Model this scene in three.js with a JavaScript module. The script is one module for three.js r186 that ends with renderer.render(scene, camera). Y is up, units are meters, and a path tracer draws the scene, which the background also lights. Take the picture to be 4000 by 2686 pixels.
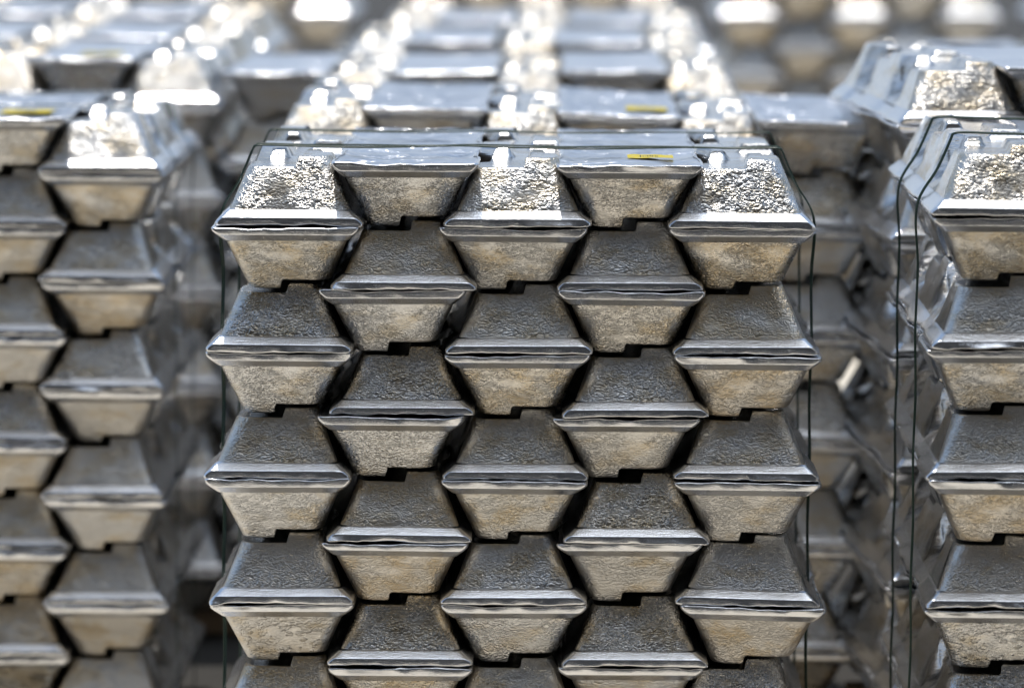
import * as THREE from 'three';
import { ImprovedNoise } from 'three/addons/math/ImprovedNoise.js';
import { mergeGeometries } from 'three/addons/utils/BufferGeometryUtils.js';

// ---------------------------------------------------------------- camera, sky, sun, exposure
const scene = new THREE.Scene();
const FPX = 15000, IW = 4000, IH = 2686;                 // focal length and picture size in photograph pixels
const TOP = 0.632;                                       // height of the front stack
const camera = new THREE.PerspectiveCamera(2 * Math.atan(IH / 2 / FPX) * 180 / Math.PI, IW / IH, 0.1, 200);
camera.position.set(0.0353, TOP + 0.2629, 3.0969);
camera.rotation.set(-0.1316, 0.0122, 0.0049, 'YXZ');
camera.focus = 3.13;
camera.userData.fStop = 3.9;
camera.updateMatrixWorld(true);

const renderer = new THREE.WebGLRenderer();
renderer.toneMapping = THREE.LinearToneMapping;
renderer.toneMappingExposure = 1.5;
renderer.shadowMap.enabled = true;

const SUN = new THREE.Vector3(-0.09, 1, -0.15).normalize();
{
  const w = 256, h = 128, d = new Float32Array(w * h * 4);
  for (let j = 0; j < h; j++) for (let i = 0; i < w; i++) {
    const el = ((j + 0.5) / h - 0.5) * Math.PI, az = ((i + 0.5) / w) * 2 * Math.PI;
    // a clear blue sky, paler towards the horizon and around the sun
    const s = Math.max(0, Math.sin(el)), k = Math.pow(1 - s, 3.2);
    const dir = new THREE.Vector3(Math.cos(el) * Math.sin(az), Math.sin(el), Math.cos(el) * Math.cos(az));
    const g = Math.pow(Math.max(0, dir.dot(SUN)), 24) * 2.0;
    const c = [0.30 + 0.50 * k + g, 0.43 + 0.45 * k + g * 0.98, 0.66 + 0.30 * k + g * 0.92];
    const o = (j * w + i) * 4;
    for (let q = 0; q < 3; q++) d[o + q] = c[q] * 0.66;
    d[o + 3] = 1;
  }
  const t = new THREE.DataTexture(d, w, h, THREE.RGBAFormat, THREE.FloatType);
  t.mapping = THREE.EquirectangularReflectionMapping; t.magFilter = THREE.LinearFilter; t.needsUpdate = true;
  scene.background = t; scene.environment = t;
}
const sun = new THREE.DirectionalLight(new THREE.Color(1, 0.955, 0.90), 2.1);
sun.position.copy(SUN).multiplyScalar(20); sun.castShadow = true; sun.shadow.radius = 4;
sun.shadow.mapSize.set(4096, 4096);
Object.assign(sun.shadow.camera, { left: -3, right: 3, top: 4, bottom: -4, near: 1, far: 40 });
scene.add(sun, sun.target);

// ---------------------------------------------------------------- helpers
function rng(seed) { let a = seed >>> 0; return () => { a = (a + 0x6D2B79F5) >>> 0; let t = Math.imul(a ^ (a >>> 15), 1 | a); t = (t + Math.imul(t ^ (t >>> 7), 61 | t)) ^ t; return ((t ^ (t >>> 14)) >>> 0) / 4294967296; }; }
const noise = new ImprovedNoise(), N3 = (x, y, z) => noise.noise(x + 57.3, y + 19.7, z + 31.1);
const lerp = THREE.MathUtils.lerp, clamp = THREE.MathUtils.clamp, smooth = (a, b, x) => { const t = clamp((x - a) / (b - a), 0, 1); return t * t * (3 - 2 * t); };
function fbm(x, y, z, n) { let s = 0, a = 0.5; for (let i = 0; i < n; i++) { s += a * N3(x, y, z + i * 7.7); x *= 2.03; y *= 2.03; a *= 0.5; } return s; }
// photograph pixel + distance along z from the camera -> point (the distance is that of the thing's front)
function at(px, py, zWorld) {
  const d = new THREE.Vector3((px - IW / 2) / FPX, (IH / 2 - py) / FPX, -1).applyQuaternion(camera.quaternion);
  return d.multiplyScalar((zWorld - camera.position.z) / d.z).add(camera.position);
}
const taken = {};
function numbered(n) { taken[n] = (taken[n] ?? -1) + 1; return taken[n] ? n + '_' + String(taken[n]).padStart(3, '0') : n; }
function tag(o, label, category, group, kind) { Object.assign(o.userData, { label, category }); if (group) o.userData.group = group; if (kind) o.userData.kind = kind; return o; }
function mesh(name, g, m, parent) { const o = new THREE.Mesh(g, m); o.name = name; o.castShadow = o.receiveShadow = true; parent.add(o); return o; }

// ---------------------------------------------------------------- textures
function tex(w, h, n, fill, srgb) {
  const d = n === 1 ? new Float32Array(w * h) : new Uint8Array(w * h * 4);
  fill(d, w, h);
  const t = new THREE.DataTexture(d, w, h, n === 1 ? THREE.RedFormat : THREE.RGBAFormat, n === 1 ? THREE.FloatType : THREE.UnsignedByteType);
  t.wrapS = t.wrapT = THREE.RepeatWrapping; t.magFilter = THREE.LinearFilter; t.minFilter = THREE.LinearMipmapLinearFilter; t.generateMipmaps = true;
  if (srgb) t.colorSpace = THREE.SRGBColorSpace; t.needsUpdate = true; return t;
}
const put = (d, o, r, g, b) => { d[o] = clamp(r, 0, 1) * 255; d[o + 1] = clamp(g, 0, 1) * 255; d[o + 2] = clamp(b, 0, 1) * 255; d[o + 3] = 255; };

// atlas of sixteen cast end faces, each 0.128 m x 0.064 m
const AT = 4, TW = 512, TH = 256, TILE_W = 0.128, TILE_H = 0.064;
const KIND = [], WARM = []; { const r = rng(91); for (let k = 0; k < 16; k++) { KIND.push(r()); WARM.push(r()); } }
const endBump = tex(TW * AT, TH * AT, 1, (d, w, h) => {
  for (let j = 0; j < h; j++) for (let i = 0; i < w; i++) {
    const ti = (i / TW) | 0, tj = (j / TH) | 0, k = tj * AT + ti, kind = KIND[k];
    const x = ((i % TW) / TW) * TILE_W * 1000, y = ((j % TH) / TH) * TILE_H * 1000, z = k * 13.7;   // millimetres
    const wx = x + 2.2 * N3(x * 0.16, y * 0.16, z + 3), wy = y + 2.2 * N3(x * 0.16 + 40, y * 0.16, z + 8);
    // leathery cast skin: rounded bumps with sharp creases, a little wider than high
    const a = Math.abs(N3(wx * 0.25, wy * 0.36, z)), b = Math.abs(N3(wx * 0.56 + 9, wy * 0.76, z + 20)), c = Math.abs(N3(wx * 0.95, wy * 1.2, z + 33));
    const peel = k === 5 ? smooth(-0.02, 0.03, 0.42 * fbm(x * 0.09, y * 0.12, 77, 4) + 0.16 - Math.hypot((x - 68) / 44, (y - 30) / 19) * 0.22) : 0;
    const edge = smooth(6, 24, x) * smooth(6, 24, 128 - x);
    const area = smooth(-0.25, 0.25, N3(x * 0.03, y * 0.05, z + 50) + 0.15 + kind * 0.2);
    const amp = edge * lerp(0.35, 1, area) * (1 - 0.8 * peel);
    const pl = (v, e) => smooth(0, e, v);
    d[j * w + i] = 0.4 - 0.30 * peel + amp * (0.34 * pl(a, 0.36) + 0.20 * pl(b, 0.42) + 0.25 * a + 0.12 * b + 0.03 * c) + 0.015 * fbm(x * 1.3, y * 1.3, z + 70, 2) + 0.22 * N3(x * 0.07, y * 0.09, z + 90);
  }
});
const endColor = tex(TW * AT, TH * AT, 4, (d, w, h) => {
  for (let j = 0; j < h; j++) for (let i = 0; i < w; i++) {
    const ti = (i / TW) | 0, tj = (j / TH) | 0, k = tj * AT + ti, warm = WARM[k];
    const x = ((i % TW) / TW) * TILE_W * 1000, y = ((j % TH) / TH) * TILE_H * 1000, z = k * 17.3;
    const patch = smooth(-0.22, 0.34, fbm(x * 0.035, y * 0.05, z, 3) + (warm - 0.6) * 0.35);
    const fine = fbm(x * 0.5, y * 0.6, z + 5, 3), spot = smooth(0.12, 0.32, N3(x * 0.16, y * 0.2, z + 9));
    const st = patch * (0.55 + 0.9 * fine) * 0.85 + spot * 0.15 * patch;      // brown-gold oxide stain
    let r = lerp(0.86, 0.76, st), g = lerp(0.855, 0.68, st), b = lerp(0.845, 0.54, st);
    if (k === 5) { const pe = smooth(-0.02, 0.03, 0.42 * fbm(x * 0.09, y * 0.12, 77, 4) + 0.16 - Math.hypot((x - 68) / 44, (y - 30) / 19) * 0.22) * smooth(56, 70, x + 14 * N3(y * 0.1, 3, 4)); r = lerp(r, 0.93, pe); g = lerp(g, 0.92, pe); b = lerp(b, 0.90, pe); }
    const v = 1 + 0.10 * fine;
    put(d, (j * w + i) * 4, r * v, g * v, b * v);
  }
}, true);
const endRough = tex(TW * AT / 2, TH * AT / 2, 4, (d, w, h) => {
  for (let j = 0; j < h; j++) for (let i = 0; i < w; i++) {
    const x = i / w * 512, y = j / h * 256, v = 0.33 + 0.12 * fbm(x * 0.05, y * 0.06, 3, 3) + 0.10 * fbm(x * 0.5, y * 0.5, 8, 2);
    put(d, (j * w + i) * 4, 0, v, 1);
  }
});
// generic cast metal, 0.256 m square, tiling by blending
function tiled(f, x, y, s) { const u = x / s, v = y / s; return f(x, y) * (1 - u) * (1 - v) + f(x - s, y) * u * (1 - v) + f(x, y - s) * (1 - u) * v + f(x - s, y - s) * u * v; }
const GS = 256;
const flankBump = tex(512, 512, 1, (d, w, h) => { for (let j = 0; j < h; j++) for (let i = 0; i < w; i++) d[j * w + i] = 0.5 + tiled((x, y) => 0.3 * N3(x * 0.05, y * 0.12, 4) + 0.25 * Math.abs(N3(x * 0.2, y * 0.5, 9)) + 0.12 * N3(x * 0.9, y * 0.9, 2), i / w * GS, j / h * GS, GS); });
const flankColor = tex(512, 512, 4, (d, w, h) => { for (let j = 0; j < h; j++) for (let i = 0; i < w; i++) { const n = tiled((x, y) => fbm(x * 0.03, y * 0.05, 41, 4), i / w * GS, j / h * GS, GS), st = smooth(-0.1, 0.35, n); put(d, (j * w + i) * 4, lerp(0.86, 0.78, st), lerp(0.86, 0.73, st), lerp(0.86, 0.65, st)); } }, true);
const rimBump = tex(512, 512, 1, (d, w, h) => { for (let j = 0; j < h; j++) for (let i = 0; i < w; i++) d[j * w + i] = 0.5 + tiled((x, y) => 0.16 * N3(x * 0.16, y * 0.35, 14) + 0.22 * N3(x * 0.7, y * 0.8, 19) + 0.26 * N3(x * 1.5, y * 1.6, 22) + 0.16 * N3(x * 0.06, y * 2.0, 31), i / w * 128, j / h * 128, 128); });
const faceBump = tex(512, 512, 1, (d, w, h) => { for (let j = 0; j < h; j++) for (let i = 0; i < w; i++) d[j * w + i] = 0.5 + tiled((x, y) => 0.9 * N3(x * 0.02, y * 0.06, 61) + 0.3 * Math.abs(N3(x * 0.06, y * 0.22, 64)) + 0.08 * N3(x * 0.3, y * 0.5, 66), i / w * GS, j / h * GS, GS); });
const groundColor = tex(512, 512, 4, (d, w, h) => { for (let j = 0; j < h; j++) for (let i = 0; i < w; i++) { const n = tiled((x, y) => fbm(x * 0.02, y * 0.02, 71, 5), i / w * 512, j / h * 512, 512), f = tiled((x, y) => N3(x * 1.1, y * 1.1, 73), i / w * 512, j / h * 512, 512), v = 0.84 + 0.08 * n + 0.07 * f; put(d, (j * w + i) * 4, v, v * 0.96, v * 0.885); } }, true);
const groundBump = tex(512, 512, 1, (d, w, h) => { for (let j = 0; j < h; j++) for (let i = 0; i < w; i++) d[j * w + i] = 0.5 + 0.5 * tiled((x, y) => fbm(x * 0.3, y * 0.3, 81, 3), i / w * 256, j / h * 256, 256); });
const asphaltColor = tex(512, 512, 4, (d, w, h) => { for (let j = 0; j < h; j++) for (let i = 0; i < w; i++) { const n = tiled((x, y) => fbm(x * 0.02, y * 0.02, 171, 4), i / w * 512, j / h * 512, 512), f = tiled((x, y) => N3(x * 1.1, y * 1.1, 173), i / w * 512, j / h * 512, 512), v = 0.25 + 0.07 * n + 0.06 * f; put(d, (j * w + i) * 4, v, v * 0.97, v * 0.92); } }, true);
const rep = (t, u, v = u) => { const c = t.clone(); c.repeat.set(u, v); c.needsUpdate = true; return c; };

// uv on metal is in metres
const M = {};
M.end = [[1, 1, 1, 1], [0.98, 0.95, 0.90, 0.85], [1.0, 0.985, 0.955, 1.15], [0.90, 0.885, 0.86, 1.05], [1.0, 0.96, 0.90, 1.15], [0.94, 0.94, 0.94, 0.8]].map((c) => new THREE.MeshStandardMaterial({ name: 'cast_end', color: new THREE.Color().setRGB(c[0], c[1], c[2]), metalness: 1, roughness: c[3], map: endColor, bumpMap: endBump, bumpScale: 0.00068, roughnessMap: endRough }));
M.flank = new THREE.MeshStandardMaterial({ name: 'cast_flank', metalness: 1, roughness: 0.24, map: rep(flankColor, 1 / 0.256), bumpMap: rep(flankBump, 1 / 0.256), bumpScale: 0.0014 });
M.rim = new THREE.MeshStandardMaterial({ name: 'cast_rim', color: new THREE.Color().setRGB(0.80, 0.805, 0.82), metalness: 1, roughness: 0.24, bumpMap: rep(rimBump, 1 / 0.128), bumpScale: 0.0003 });
M.face = new THREE.MeshStandardMaterial({ name: 'cast_face', color: new THREE.Color().setRGB(0.76, 0.77, 0.79), metalness: 1, roughness: 0.28, bumpMap: rep(faceBump, 1 / 0.256), bumpScale: 0.005 });
M.wire = new THREE.MeshStandardMaterial({ name: 'coated_wire', color: new THREE.Color().setRGB(0.016, 0.045, 0.028), metalness: 0, roughness: 0.38 });
M.ground = new THREE.MeshStandardMaterial({ name: 'concrete', map: rep(groundColor, 0.5), bumpMap: rep(groundBump, 2), bumpScale: 0.002, roughness: 0.9 });
M.asphalt = new THREE.MeshStandardMaterial({ name: 'asphalt', map: rep(asphaltColor, 1), bumpMap: rep(groundBump, 4), bumpScale: 0.003, roughness: 0.92 });
M.sheet = new THREE.MeshStandardMaterial({ name: 'painted_sheet', color: new THREE.Color().setRGB(0.030, 0.026, 0.022), roughness: 0.5 });
M.wood = new THREE.MeshStandardMaterial({ name: 'timber', color: new THREE.Color().setRGB(0.26, 0.18, 0.11), roughness: 0.85, bumpMap: rep(flankBump, 3), bumpScale: 0.001 });

// ---------------------------------------------------------------- ground
function slab(name, w, d, x, y, z, m) {
  const g = new THREE.PlaneGeometry(w, d); const uv = g.attributes.uv; for (let i = 0; i < uv.count; i++) uv.setXY(i, uv.getX(i) * w, uv.getY(i) * d);
  const o = mesh(name, g, m, scene); o.rotation.x = -Math.PI / 2; o.position.set(x, y, z); o.userData.kind = 'structure'; return o;
}
slab('ground', 120, 120, 0, -0.006, 0, M.asphalt);
slab('concrete_strip', 40, 1.06, 0, 0, 0.05, M.ground);                  // pale strip along the front of the stacks; yard and lane are asphalt
slab('concrete_strip_001', 40, 1.0, 0, 0, -3.02, M.ground);
// dark shed across the lane, mirrored in the upright lips of the ingots
{
  const o = new THREE.Group(); o.name = 'warehouse'; scene.add(o); o.position.set(0, 0, 7); tag(o, 'dark sheet metal warehouse across the lane, behind the viewer', 'building');
  for (let i = 0; i < 60; i++) { const p = mesh('sheet_panel', PANEL(), M.sheet, o); p.position.set(-17.7 + i * 0.6, 7, (i % 2) * 0.04); }
  const r = mesh('roof', new THREE.BoxGeometry(36.6, 0.2, 8), M.sheet, o); r.position.set(0, 14.1, 3.9);
}
function PANEL() { return (PANEL.g ??= new THREE.BoxGeometry(0.6, 14, 0.1)); }

// ---------------------------------------------------------------- the ingot (open cast face up, feet down; z is its length)
const HW = 0.060, HL = 0.198, H = 0.0546, P = 0.0078, YL = 0.0422;       // half width, half length, height, foot height, ledge under the rim
const PITCH = 0.104, COL = 0.0948;                                       // two layers; one column
const aAt = (y) => lerp(0.0318, 0.0492, y / YL), bAt = (y) => lerp(0.1662, 0.1890, y / YL), rAt = (y) => lerp(0.0130, 0.0075, y / YL);

// foot pattern under the ingot: u across (-1..1), t along (-1..1, front = 1); 1 on a foot, 0 between
const FEET = [[-1, 0, 0.245, 0.76], [-1, 0.53, 0.785, 0.76], [1, 0.265, 0.51, 0.80], [1, 0.805, 1, 0.80]];
function footAt(u, t) {
  let f = 0; const q = (1 - t) / 2;
  for (const [s, q0, q1, w] of FEET) f = Math.max(f, smooth(1 - w - 0.07, 1 - w + 0.07, s * u) * (q0 === 0 ? 1 : smooth(q0 - 0.006, q0 + 0.006, q)) * (q1 === 1 ? 1 : smooth(q1 + 0.006, q1 - 0.006, q)));
  return f;
}
const tList = (res) => { const l = new Set(); for (const c of [0.088, -0.088]) for (const e of [-0.033, -0.0285, -0.024, 0.024, 0.0285, 0.033]) l.add((c + e) / 0.165); for (let i = 0; i <= res.nz; i++) l.add(1 - 2 * i / res.nz); for (const [, q0, q1] of FEET) for (const q of [q0, q1]) if (q > 0 && q < 1) for (const e of [-0.006, 0, 0.006]) l.add(1 - 2 * (q + e)); return [...l].sort((x, y) => y - x).filter((v, i, m) => !i || m[i - 1] - v > 0.004); };
// rectangle with round corners, in four runs: end with its corners, side, other end, other side
function ring(a, b, r, res) {
  const { nx, nc } = res, runs = [], T = tList(res);
  for (let half = 0; half < 2; half++) {
    const s = half ? -1 : 1; let run = [];
    for (let i = nc; i >= 1; i--) { const t = (i / nc) * Math.PI / 2; run.push({ x: s * (-(a - r) - r * Math.sin(t)), z: s * (b - r + r * Math.cos(t)), u: -(a - r) - (i / nc) * r * Math.PI / 2, nu: -s, nt: s }); }
    for (let i = 0; i <= nx; i++) { const x = lerp(-(a - r), a - r, i / nx); run.push({ x: s * x, z: s * b, u: x, nu: s * (x / a), nt: s }); }
    for (let i = 1; i <= nc; i++) { const t = (i / nc) * Math.PI / 2; run.push({ x: s * (a - r + r * Math.sin(t)), z: s * (b - r + r * Math.cos(t)), u: a - r + (i / nc) * r * Math.PI / 2, nu: s, nt: s }); }
    runs.push(run);
    runs.push((half ? [...T].reverse() : T).map((t) => ({ x: s * a, z: t * (b - r), u: s * t * (b - r), nu: s, nt: t })));
  }
  return runs;
}
// two shallow strap grooves down each flank
const groove = (z) => { let g = 0; for (const c of [0.088, -0.088]) g = Math.max(g, smooth(0.032, 0.025, Math.abs(z - c))); return g * 0.0115; };

function grid(rows, cols, pos, uv, flip) {               // indexed grid with smooth normals
  const p = [], t = [], ix = [];
  for (let j = 0; j < rows; j++) for (let i = 0; i < cols; i++) { p.push(...pos(i, j)); t.push(...uv(i, j)); }
  for (let j = 0; j < rows - 1; j++) for (let i = 0; i < cols - 1; i++) { const a = j * cols + i, b = a + 1, c = a + cols, d = c + 1; flip ? ix.push(a, b, c, b, d, c) : ix.push(a, c, b, b, c, d); }
  const g = new THREE.BufferGeometry(); g.setAttribute('position', new THREE.Float32BufferAttribute(p, 3)); g.setAttribute('uv', new THREE.Float32BufferAttribute(t, 2)); g.setIndex(ix); g.computeVertexNormals(); return g;
}
// normals of neighbouring grids agree where positions do and the fold is gentle
function weld(gs, deg = 50) {
  const c = Math.cos(deg * Math.PI / 180), m = new Map(), key = (p, i) => Math.round(p.getX(i) * 2e5) + ',' + Math.round(p.getY(i) * 2e5) + ',' + Math.round(p.getZ(i) * 2e5);
  gs.forEach((g) => { const p = g.attributes.position, n = g.attributes.normal; for (let i = 0; i < p.count; i++) { const k = key(p, i); if (!m.has(k)) m.set(k, []); m.get(k).push([n, i, new THREE.Vector3().fromBufferAttribute(n, i)]); } });
  for (const l of m.values()) if (l.length > 1) for (const [n, i, v] of l) { const s = new THREE.Vector3(); for (const [, , w] of l) if (v.dot(w) > c) s.add(w); s.normalize(); n.setXYZ(i, s.x, s.y, s.z); }
}
const HI = { nx: 26, nz: 18, nc: 4, nb: 7, nf: 22 }, LO = { nx: 8, nz: 8, nc: 2, nb: 3, nf: 5 };

function faceY(x, z, seed) {                        // the open cast face: sagged in the middle, higher at its corners
  const u = x / HW, v = z / HL;
  return H - 0.0006 * (1 - u * u) - 0.0004 * (1 - v * v) + 0.0015 * N3(x * 20, seed * 3.1, z * 9) + 0.0011 * N3(x * 60, seed * 5.3, z * 40) + 0.0005 * N3(x * 190, seed * 2.3, z * 120) - 0.0004;
}
function makeGeo(seed, res) {
  const out = {}, tileX = seed % AT, tileY = ((seed / AT) | 0) % AT;
  const endUV = (u, v) => [(tileX + clamp(u / TILE_W + 0.5, 0.01, 0.99)) / AT, (tileY + clamp(v / TILE_H, 0.01, 0.99)) / AT];
  const dent = (x, y, z, k) => k * (0.0008 * N3(x * 30, y * 30 + seed * 7, z * 30) + 0.0005 * N3(x * 75, y * 75 + seed * 3, z * 75));
  // body: from the ledge down to the feet
  const PF = P * (0.86 + 0.22 * ((seed * 0.618) % 1)), PO = 0.0009 * ((seed * 0.377) % 1);
  const nb = res.nb, last = nb + 2, slope = (y) => (YL - y) * 1.30;
  const yAt = (j, yb) => (j <= nb ? lerp(YL, yb + 0.0015, j / nb) : j === nb + 1 ? yb + 0.0004 : yb), inAt = (j) => (j === last ? 0.0014 : j === nb + 1 ? 0.0005 : 0);
  const base = ring(1, 1, 0.1, res), ends = [], sides = [];
  const point = (q, i, j) => {
    const n = base[q].length, b0 = base[q][i], yb = PF * (1 - footAt(b0.nu, b0.nt)) + PO, y = yAt(j, yb);
    const p = ring1(q, i, aAt(y) - inAt(j), bAt(y) - inAt(j), rAt(y));
    const mid = q % 2 === 0 ? smooth(0, 0.25, i / (n - 1)) * smooth(0, 0.25, 1 - i / (n - 1)) : 1, e = dent(p.x, y, p.z, j === 0 ? 0 : mid);
    let { x, z } = p;
    if (q % 2 === 0) z += Math.sign(z) * e; else { x += Math.sign(x) * e; x -= Math.sign(x) * groove(z) * smooth(0, 0.3, j / last); }
    return { x, y, z, u: p.u };
  };
  const cache = new Map(), ring1 = (q, i, a, b, r) => { const k = a.toFixed(6) + b.toFixed(6); if (!cache.has(k)) cache.set(k, ring(a, b, r, res)); return cache.get(k)[q][i]; };
  const bottom = [];
  for (let q = 0; q < 4; q++) {
    const n = base[q].length, pts = []; for (let j = 0; j <= last; j++) for (let i = 0; i < n; i++) pts.push(point(q, i, j));
    bottom.push(pts.slice(last * n));
    const uv = (i, j) => { const p = pts[j * n + i]; return q % 2 === 0 ? endUV(p.u, slope(p.y)) : [p.u + seed * 0.37, slope(p.y) + seed * 0.21]; };
    (q % 2 === 0 ? ends : sides).push(grid(last + 1, n, (i, j) => { const p = pts[j * n + i]; return [p.x, p.y, p.z]; }, uv));
  }
  // underside with its feet, row by row between the flanks
  const rows = [], nc = res.nc, nx = res.nx, e0 = bottom[0], e1 = bottom[2], nE = e0.length;
  for (let k = 0; k <= nc; k++) rows.push([e0[nc - k], e0[nE - 1 - nc + k], 1]);
  bottom[1].forEach((p, i) => { const l = bottom[3][bottom[3].length - 1 - i]; if (i > 0 && i < bottom[1].length - 1) rows.push([l, p, base[1][i].nt]); });
  for (let k = nc; k >= 0; k--) rows.push([e1[nE - 1 - nc + k], e1[nc - k], -1]);
  const under = grid(rows.length, nx + 1, (i, j) => {
    const [l, r, t] = rows[j]; if (j === 0) { const p = e0[nc + i]; return [p.x, p.y, p.z]; } if (j === rows.length - 1) { const p = e1[nE - 1 - nc - i]; return [p.x, p.y, p.z]; }
    const f = i / nx, x = lerp(l.x, r.x, f); if (i === 0) return [l.x, l.y, l.z]; if (i === nx) return [r.x, r.y, r.z];
    return [x, PF * (1 - footAt(clamp(x / 0.033, -1, 1), t)) + PO + 0.0002 * N3(x * 90, seed, l.z * 90), lerp(l.z, r.z, f)];
  }, (i, j) => { const x = lerp(rows[j][0].x, rows[j][1].x, i / nx); return [x + seed * 0.3, rows[j][0].z + seed * 0.4]; });
  weld([...ends, ...sides, under], 55);
  out.body = mergeGeometries([mergeGeometries(ends), mergeGeometries([...sides, under])], true);
  // rim: a rounded lip that flares out from the ledge
  const prof = [[YL - 0.0006, 0.0488, 0.1880], [YL + 0.0002, 0.0504, 0.1902], [YL + 0.0005, 0.0510, 0.1907], [YL + 0.0050, 0.0558, 0.1960], [YL + 0.0055, 0.0564, 0.1966], [YL + 0.0062, 0.0570, 0.1970], [H - 0.0034, 0.0598, 0.1975], [H - 0.0013, 0.0600, 0.1976], [H - 0.0003, 0.0598, 0.1972], [H, 0.0592, 0.1964], [H, 0.0575, 0.1945]];
  const pr = res === LO ? [0, 2, 4, 6, 9, 10].map((i) => prof[i]) : prof, rr = pr.map(([, a, b]) => ring(a, b, 0.0042, res)), gs = [];
  const jag = (u, y) => smooth(H - 0.004, H, y) * (0.0016 * N3(u * 60, seed * 2.2, 5) + 0.0009 * N3(u * 260, seed * 1.2, 8) + 0.010 * Math.max(0, N3(u * 22, seed * 4.1, 11) - 0.30));
  for (let q = 0; q < 4; q++) { const n = rr[0][q].length;
    gs.push(grid(pr.length, n, (i, j) => { const p = rr[j][q][i], t = smooth(YL + 0.004, H, pr[j][0]); let y = pr[j][0] + t * (faceY(p.x, p.z, seed) - H), w = dent(p.x, 0.05, p.z, 0.5 * t) + jag(p.u, pr[j][0]); return q % 2 === 0 ? [p.x, y, p.z + Math.sign(p.z) * w * smooth(0, 0.12, i / n) * smooth(0, 0.12, 1 - i / n)] : [p.x + Math.sign(p.x) * (w * smooth(0, 0.05, i / n) * smooth(0, 0.05, 1 - i / n) - 0.3 * groove(p.z)), y, p.z]; }, (i, j) => [rr[j][q][i].u + seed * 0.31 + q * 0.41, pr[j][0] * 1.4 + seed * 0.17], true)); }
  weld(gs, 60);
  out.rim = mergeGeometries(gs);
  // open cast face, a little dished and rippled
  const fa = 0.0578, fb = 0.1948, nf = res.nf, nz = res.nf * 2;
  out.face = grid(nz + 1, nf + 1, (i, j) => { const x = lerp(-fa, fa, i / nf), z = lerp(-fb, fb, j / nz), e = Math.min(fa - Math.abs(x), fb - Math.abs(z)); return [x, faceY(x, z, seed) - (e < 1e-6 ? 0.0006 : 0.0002) - 0.0022 * smooth(0, 0.014, e) + smooth(0, 0.01, e) * (0.0030 * N3(x * 20, seed * 1.7, z * 50) + 0.0018 * N3(x * 45, seed * 2.7, z * 130)), z]; }, (i, j) => [lerp(-fa, fa, i / nf) + seed * 0.23, lerp(-fb, fb, j / nz) + seed * 0.19]);
  return out;
}
const hiGeo = [], loGeo = [], VAR = 16;
for (let k = 0; k < VAR; k++) hiGeo.push(makeGeo(k, HI));
for (let k = 0; k < 6; k++) { const q = makeGeo(k * 3 + 1, LO); loGeo.push(q); const c = q.body.clone(); c.clearGroups(); q.one = mergeGeometries([c, q.rim, q.face], true); }

// ---------------------------------------------------------------- stacks
const ORD = ['top', 'second', 'third', 'fourth', 'fifth', 'sixth', 'seventh', 'eighth', 'ninth', 'tenth', 'eleventh', 'twelfth'];
const hidden = [];
const Z180 = new THREE.Matrix4().makeRotationZ(Math.PI);
let serial = 0;
function ingot(mat4, detail, seed, label, group, pick) {
  const r = rng(seed * 7919 + 13); let v = Math.floor(r() * (detail ? VAR : loGeo.length)); if (v === 5 && detail) v = 9; v = pick ?? v;
  const em = M.end[Math.floor(r() * M.end.length)];
  let o;
  if (detail) {
    const g = hiGeo[v]; o = new THREE.Group(); o.name = numbered('aluminium_ingot'); scene.add(o);
    mesh('body', g.body, [em, M.flank], o); mesh('rim', g.rim, M.rim, o); mesh('cast_face', g.face, M.face, o);
  } else {
    o = mesh(numbered('aluminium_ingot'), loGeo[v].one, [em, M.rim, M.face], scene);
  }
  o.applyMatrix4(mat4);
  tag(o, label, 'ingot', group); o.variant = v;
  return o;
}
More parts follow.
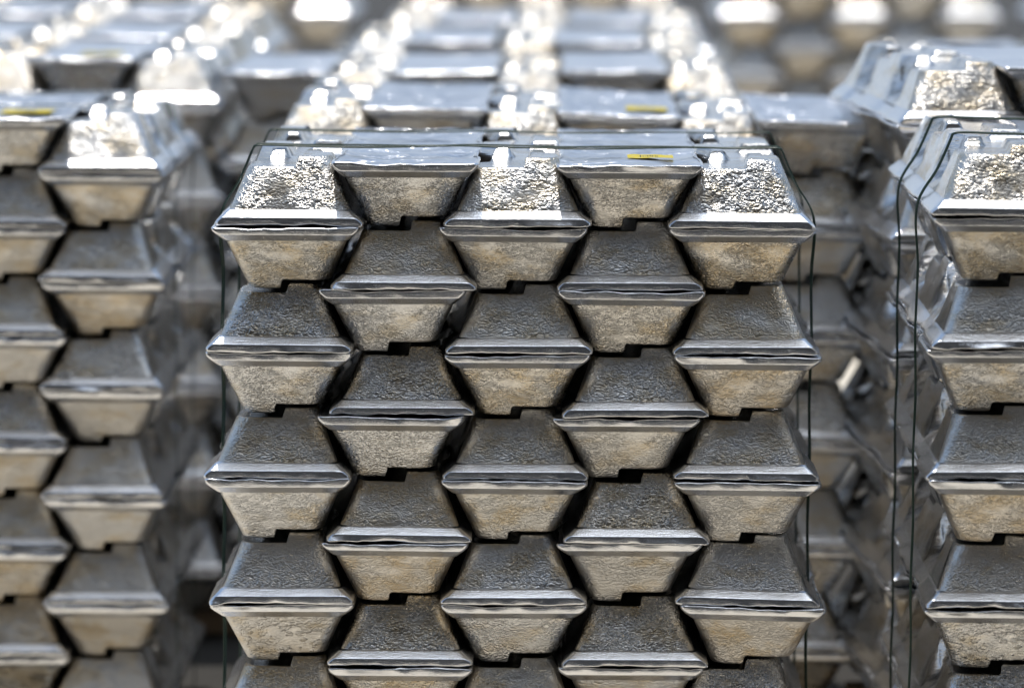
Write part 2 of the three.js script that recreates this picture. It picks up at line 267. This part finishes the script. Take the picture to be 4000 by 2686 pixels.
// opt: x, z: middle of the stack's front at rim level; top: height; cols, layers, yaw, roll; offs(col, layer) -> [dx, dz, roll]; show(col, layer) -> 0 none, 1 plain, 2 with parts; label(col, layer, up)
function stack(opt) {
  const { x, z, top, cols, layers = 12, yaw = 0, roll = 0, seed } = opt, R = rng(seed);
  const frame = new THREE.Matrix4().makeTranslation(x, top, z).multiply(new THREE.Matrix4().makeRotationY(yaw)).multiply(new THREE.Matrix4().makeRotationZ(roll));
  const made = {}, low = top - PITCH / 2 - PITCH * 5 - H;
  if (low > 0.004 && opt.bearers) for (const dz of [-0.09, -0.30]) {
    const w = Math.min(0.6, cols * COL + 0.04), o = mesh(numbered('timber_bearer'), new THREE.BoxGeometry(w, low - 0.002, 0.07), M.wood, scene);
    o.position.set(x, (low - 0.002) / 2, z + dz); o.rotation.y = yaw; tag(o, `flat timber bearer under the ${opt.bearers}`, 'timber', 'timber bearers under the ' + opt.bearers);
  }
  for (let c = 0; c < cols; c++) for (let l = 0; l < layers; l++) {
    const even = (c + (opt.firstUp ? 1 : 0)) % 2 === 0;            // columns that start with an ingot lying open face down
    const up = even ? l % 2 === 1 : l % 2 === 0;
    const junction = even ? -PITCH / 2 - PITCH * Math.floor(l / 2) : -PITCH * Math.floor((l + 1) / 2);
    const jx = (R() - 0.5) * 0.006, jz = (R() - 0.5) * 0.008, jr = (R() - 0.5) * 0.02, jy = (R() - 0.5) * 0.008;
    const o = opt.offs?.(c, l) ?? [jx, jz, jr];
    const m = new THREE.Matrix4().makeTranslation((c - (cols - 1) / 2) * COL + (o[0] ?? jx), junction + (up ? -H : H) , -HL + (o[1] ?? jz));
    m.multiply(new THREE.Matrix4().makeRotationY(jy)).multiply(new THREE.Matrix4().makeRotationZ(o[2] ?? jr));
    m.multiply(new THREE.Matrix4().makeScale(1 + (R() - 0.5) * 0.016, 1 + (R() - 0.5) * 0.02, 1));
    if (!up) m.multiply(Z180);
    if (R() < 0.5) m.multiply(new THREE.Matrix4().makeRotationY(Math.PI));      // the ingot looks the same turned end for end
    m.premultiply(frame);
    const s = opt.show(c, l);
    if (!s) { hidden.push(m); continue; }
    made[c + ',' + l] = ingot(m, s === 2, seed * 1000 + c * 50 + l, opt.label(c, l, up), opt.group, opt.pick?.(c, l));
  }
  return made;
}
const lie = (up) => (up ? 'open-face-up ingot' : 'open-face-down ingot');

// front stack: left and right rim edges read off the photograph, layer by layer, column by column
const edges = [
  [[835, 1420], [1288, 1867], [1730, 2315], [2185, 2740], [2600, 3192]],
  [[828, 1398], [1290, 1862], [1722, 2290], [2172, 2755], [2620, 3190]],
  [[800, 1378], [1247, 1815], [1735, 2313], [2180, 2755], [2625, 3205]],
  [[800, 1375], [1275, 1855], [1735, 2310], [2195, 2765], [2640, 3212]],
  [[790, 1370], [1242, 1810], [1722, 2297], [2160, 2735], [2622, 3210]],
  [[800, 1368], [1280, 1837], [1730, 2295], [2205, 2770], [2640, 3210]],
  [[810, 1385], [1250, 1835], [1715, 2288], [2155, 2760], [2648, 3215]],
  [[812, 1385], [1275, 1845], [1720, 2290], [2190, 2775], [2660, 3222]],
];
const COLNAME = ['outer column beside the set-back stack', 'second column from the set-back stack', 'middle column', 'second column from the taller stack', 'outer column beside the taller stack'];
const rf = rng(4242);
const front = stack({
  x: 0, z: 0, top: TOP, cols: 5, seed: 11, group: 'ingots of the sharp front stack',
  offs: (c, l) => {
    const dz = (rf() - 0.5) * 0.007, r = (rf() - 0.5) * 0.016 + (c === 4 && (l === 6 || l === 7) ? -0.022 : 0) + (c === 4 && l === 5 ? -0.012 : 0);
    if (l > 7) return [(rf() - 0.5) * 0.005, dz, r];
    const [a, b] = edges[l][c], jy = (c % 2 === 0 ? TOP - PITCH / 2 - PITCH * Math.floor(l / 2) : TOP - PITCH * Math.floor((l + 1) / 2));
    // height of the junction gives the pixel row, hence the ray
    let py = 700; for (let k = 0; k < 8; k++) { const q = at((a + b) / 2, py, 0); py += (q.y - jy) * FPX / 3.1; }
    return [at((a + b) / 2, py, 0).x - (c - 2) * COL, dz, r];
  },
  show: (c, l) => (l < 9 ? 2 : 0), pick: (c, l) => (c === 0 && l === 7 ? 5 : undefined),
  label: (c, l, up) => (c === 0 && l === 7 ? 'open-face-up ingot with a peeled pale patch on its end, front stack' : `${lie(up)}, ${ORD[l]} layer, ${COLNAME[c]}, front stack`),
});

// stack set back on one side (blurred), its open side towards the front stack
{
  const p = at(642, 680, -0.52), top = p.y + PITCH / 2;
  globalThis.setBack = stack({ bearers: 'set-back stack', x: p.x - 0.2496, z: -0.52, top, cols: 5, seed: 23, group: 'ingots of the set-back stack', show: (c, l) => (c >= 3 && l < 11 ? 2 : 0),
    label: (c, l, up) => `${lie(up)}, ${ORD[l]} layer, ${c === 4 ? 'column facing the front stack' : 'second column from the front stack'}, set-back stack` });
}
// taller stack on the other side, a little nearer
const zR = 3.0969 - 2.98, pR = at(3634, 845, zR);
stack({ bearers: 'taller stack', x: pR.x + 0.2496, z: zR, top: pR.y + PITCH / 2, cols: 5, seed: 37, group: 'ingots of the taller stack', show: (c, l) => (c === 0 && l < 10 ? 2 : 0), pick: (c, l) => (l === 7 ? 5 : undefined),
  label: (c, l, up) => `${lie(up)}, ${ORD[l]} layer, column facing the front stack, taller stack` });

// rows behind
const far = (what) => (c, l, up) => `blurred ${lie(up)}, ${ORD[l]} layer, ${what}`;
const C2 = stack({ x: COL / 2, z: -0.581, top: TOP, cols: 6, roll: -0.03, seed: 41, group: 'ingots of the stack right behind the front stack', show: (c, l) => (l < 1 || c === 5 ? 2 : l < 2 || c === 0 ? 1 : 0), label: far('stack right behind the front stack') });
stack({ x: -COL / 2, z: -1.16, top: TOP + 0.004, cols: 6, firstUp: true, roll: 0.012, seed: 43, group: 'ingots of the third stack in the front row', show: (c, l) => (l < 2 || c === 5 || c === 0 ? 1 : 0), label: far('third stack of the front row') });
stack({ x: -0.01, z: -1.85, top: TOP, cols: 5, seed: 47, group: 'ingots of the fourth stack in the front row', show: (c, l) => (l < 2 ? 1 : 0), label: far('fourth stack of the front row') });
stack({ x: 0.01, z: -2.42, top: TOP, cols: 5, seed: 53, group: 'ingots of the fifth stack in the front row', show: (c, l) => (l < 2 ? 1 : 0), label: far('fifth stack of the front row') });
const zL2 = 3.0969 - 4.2, pL2 = at(868, 415, zL2);
const L2 = stack({ bearers: 'stack behind the set-back stack', x: pL2.x - 0.2496, z: zL2, top: pL2.y + PITCH / 2, cols: 5, seed: 59, group: 'ingots of the stack behind the set-back stack', show: (c, l) => (c === 4 ? 2 : c >= 1 && l < 2 ? 1 : 0), label: far('stack right behind the set-back one') });
stack({ bearers: 'third set-back stack', x: pL2.x - 0.26, z: zL2 - 0.47, top: pL2.y + PITCH / 2, cols: 5, seed: 61, group: 'ingots of the third stack behind the set-back stack', show: (c, l) => (c >= 1 && l < 3 ? 1 : 0), label: far('third stack of the set-back row') });
stack({ bearers: 'fourth set-back stack', x: pL2.x - 0.28, z: zL2 - 1.05, top: pL2.y + PITCH / 2, cols: 5, seed: 63, group: 'ingots of the fourth stack behind the set-back stack', show: (c, l) => (c >= 1 && l < 3 ? 1 : 0), label: far('fourth stack of the set-back row') });
const zR2 = 3.0969 - 3.4, pR2 = at(3498, 490, zR2), yR2 = 0.085;
stack({ bearers: 'turned stack', x: pR2.x + 0.2496 * Math.cos(yR2), z: zR2 - 0.2496 * Math.sin(yR2), top: pR2.y + PITCH / 2, yaw: yR2, cols: 5, seed: 67, group: 'ingots of the stack behind the taller stack', show: (c, l) => (c === 0 ? 2 : c < 3 && l < 2 ? 1 : 0), label: far('turned stack behind the taller one') });
stack({ bearers: 'third stack of the taller row', x: pR2.x + 0.30, z: zR2 - 0.62, top: TOP + 0.02, cols: 5, seed: 71, group: 'ingots of the third stack behind the taller stack', show: (c, l) => (c === 0 || (c < 4 && l < 2) ? 1 : 0), label: far('third stack of the taller row') });
stack({ x: pR2.x + 0.33, z: zR2 - 1.25, top: TOP, cols: 5, seed: 73, group: 'ingots of the fourth stack behind the taller stack', show: (c, l) => (l < 3 ? 1 : 0), label: far('fourth stack of the taller row') });
[-1.15, -0.58, 0.0, 0.56, 1.12].forEach((x, i) => stack({ x, z: -3.55 - 0.1 * (i % 2), top: TOP, cols: 5, seed: 80 + i, group: 'ingots of the far cross row', show: (c, l) => (l < 5 && (i === 1 || i === 3) ? 1 : 0), label: far('farthest cross row of stacks') }));

// the next row across the aisle, behind the camera, mirrored dark in the upright lips
[-1.2, -0.62, -0.04, 0.54, 1.12].forEach((x, i) => stack({ x, z: 5.6 + 0.05 * (i % 2), top: TOP, cols: 5, seed: 90 + i, show: () => 0, label: far('') }));

// the ingots that other ingots hide carry the stacks
{
  const o = new THREE.InstancedMesh(loGeo[2].one, [M.end[1], M.rim, M.face], hidden.length);
  hidden.forEach((m, i) => o.setMatrixAt(i, m)); o.name = 'stacked_ingots'; o.castShadow = o.receiveShadow = true; o.instanceMatrix.needsUpdate = true;
  scene.add(o); tag(o, 'remaining silver ingots inside and under the stacks', 'ingots', null, 'stuff');
}

// ---------------------------------------------------------------- yellow labels on the open cast faces
{
  const cv = document.createElement('canvas'); cv.width = 256; cv.height = 192; const g = cv.getContext('2d');
  g.fillStyle = '#c9b51c'; g.fillRect(0, 0, 256, 192); g.fillStyle = '#2b2a14'; const r = rng(5);
  for (let x = 70; x < 170;) { const w = 2 + r() * 7; g.fillRect(x, 60, w, 90); x += w + 3 + r() * 9; }
  g.fillStyle = '#b9b7a4'; for (let k = 0; k < 26; k++) g.fillRect(r() * 256, r() * 192, 4 + r() * 22, 2 + r() * 9);
  const t = new THREE.CanvasTexture(cv); t.colorSpace = THREE.SRGBColorSpace;
  const m = new THREE.MeshStandardMaterial({ name: 'yellow_label', map: t, roughness: 0.55 });
  const put = (o, cx, cz, w, h) => {
    if (!o) return; const seed = o.isGroup ? o.variant : o.variant * 3 + 1, nx = 10, nz = 8;
    const flip = new THREE.Vector3(0, 0, 1).applyQuaternion(o.quaternion).z < 0 ? -1 : 1;
    const gg = grid(nz + 1, nx + 1, (i, j) => { const x = flip * (cx + lerp(-w / 2, w / 2, i / nx)), z = flip * (cz + lerp(-h / 2, h / 2, j / nz)); return [x, faceY(x, z, seed) + 0.0007, z]; }, (i, j) => [i / nx, 1 - j / nz]);
    mesh('yellow_label', gg, m, o);
  };
  put(front['3,0'], 0.018, 0.118, 0.038, 0.030); put(globalThis.setBack['3,0'], 0.012, 0.10, 0.05, 0.05); put(C2['3,0'], 0.028, 0.09, 0.04, 0.05); put(L2['3,0'], 0.012, 0.10, 0.045, 0.05);
  for (const [o, t2] of [[front['3,0'], 'open-face-up ingot with a yellow label, top layer of the front stack'], [globalThis.setBack['3,0'], 'open-face-up ingot with a yellow label, top layer of the set-back stack'], [C2['3,0'], 'yellow labelled ingot on the stack right behind the front stack'], [L2['3,0'], 'yellow labelled ingot on the stack behind the set-back stack']]) if (o) o.userData.label = t2;
}

// ---------------------------------------------------------------- strapping wires
function wire(pts, label, group, rad = 0.00068) {
  const c = new THREE.CatmullRomCurve3(pts, false, 'centripetal');
  const o = mesh(numbered('strapping_wire'), new THREE.TubeGeometry(c, Math.min(400, pts.length * 6), rad, 6), M.wire, scene);
  return tag(o, label, 'wire', group);
}
// over the stack's top, down the sloping outer flank to the lip, then straight down past every lip
function strap(x0, z0, top, zz, half, seed, label, group, o = {}) {
  const r = rng(seed), p = [], n = 22, tw = half - 0.027, yT = top + 0.0052, dzw = o.wave ?? 0.006, bottom = 0.004;
  const V = (x, y, z) => new THREE.Vector3(x0 + x, y, z0 + z);
  const side = (s) => { const q = []; const k = Math.floor((top - 0.05) / 0.052); for (let i = 0; i <= k; i++) q.push(V(s * (half + 0.0014 - (i % 2 ? 0.001 : 0)), Math.max(bottom, top - 0.052 - i * 0.052), zz + (r() - 0.5) * 0.003)); q.push(V(s * (half + 0.0012), bottom, zz)); return q; };
  p.push(...side(-1).reverse());
  p.push(V(-half + 0.014, top - 0.024, zz)); p.push(V(-tw - 0.003, yT - 0.006, zz)); p.push(V(-tw - 0.0008, yT - 0.0008, zz)); p.push(V(-tw + 0.003, yT, zz));
  for (let i = 2; i < n - 1; i++) { const t = i / n; p.push(V(lerp(-tw, tw, t), yT - (o.sag ?? 0.0012) * Math.abs(Math.sin(t * Math.PI * 2.5)), zz + dzw * N3(t * 5, seed * 3.7, 2) + (o.skew ?? 0) * (t - 0.5))); }
  p.push(V(tw - 0.003, yT, zz)); p.push(V(tw + 0.0008, yT - 0.0008, zz)); p.push(V(tw + 0.003, yT - 0.006, zz)); p.push(V(half - 0.014, top - 0.024, zz));
  p.push(...side(1));
  return wire(p, label, group);
}
[[-0.104, 1, 0.006], [-0.112, 2, -0.008], [-0.124, 3, 0.010], [-0.274, 4, -0.008], [-0.286, 5, 0.008]].forEach(([z, s, k]) => strap(0, 0, TOP, z, 0.2472, s, s < 4 ? 'dark green wire of the strap near the front ends of the front stack' : 'dark green wire of the strap near the back ends of the front stack', 'wires round the front stack', { skew: k, wave: 0.02 }));
{ const p = at(642, 680, -0.52); [[-0.110, 6], [-0.28, 7]].forEach(([z, s]) => strap(p.x - 0.2496, -0.52, p.y + PITCH / 2, z, 0.2475, s, 'dark wire strapped round the set-back stack', 'wires round the set-back stack')); }
[[-0.107, 8], [-0.115, 9], [-0.277, 10], [-0.286, 11]].forEach(([z, s]) => strap(pR.x + 0.2496, zR, pR.y + PITCH / 2, z, 0.2475, s, 'dark green wire strapped round the taller stack', 'wires round the taller stack'));

renderer.render(scene, camera);
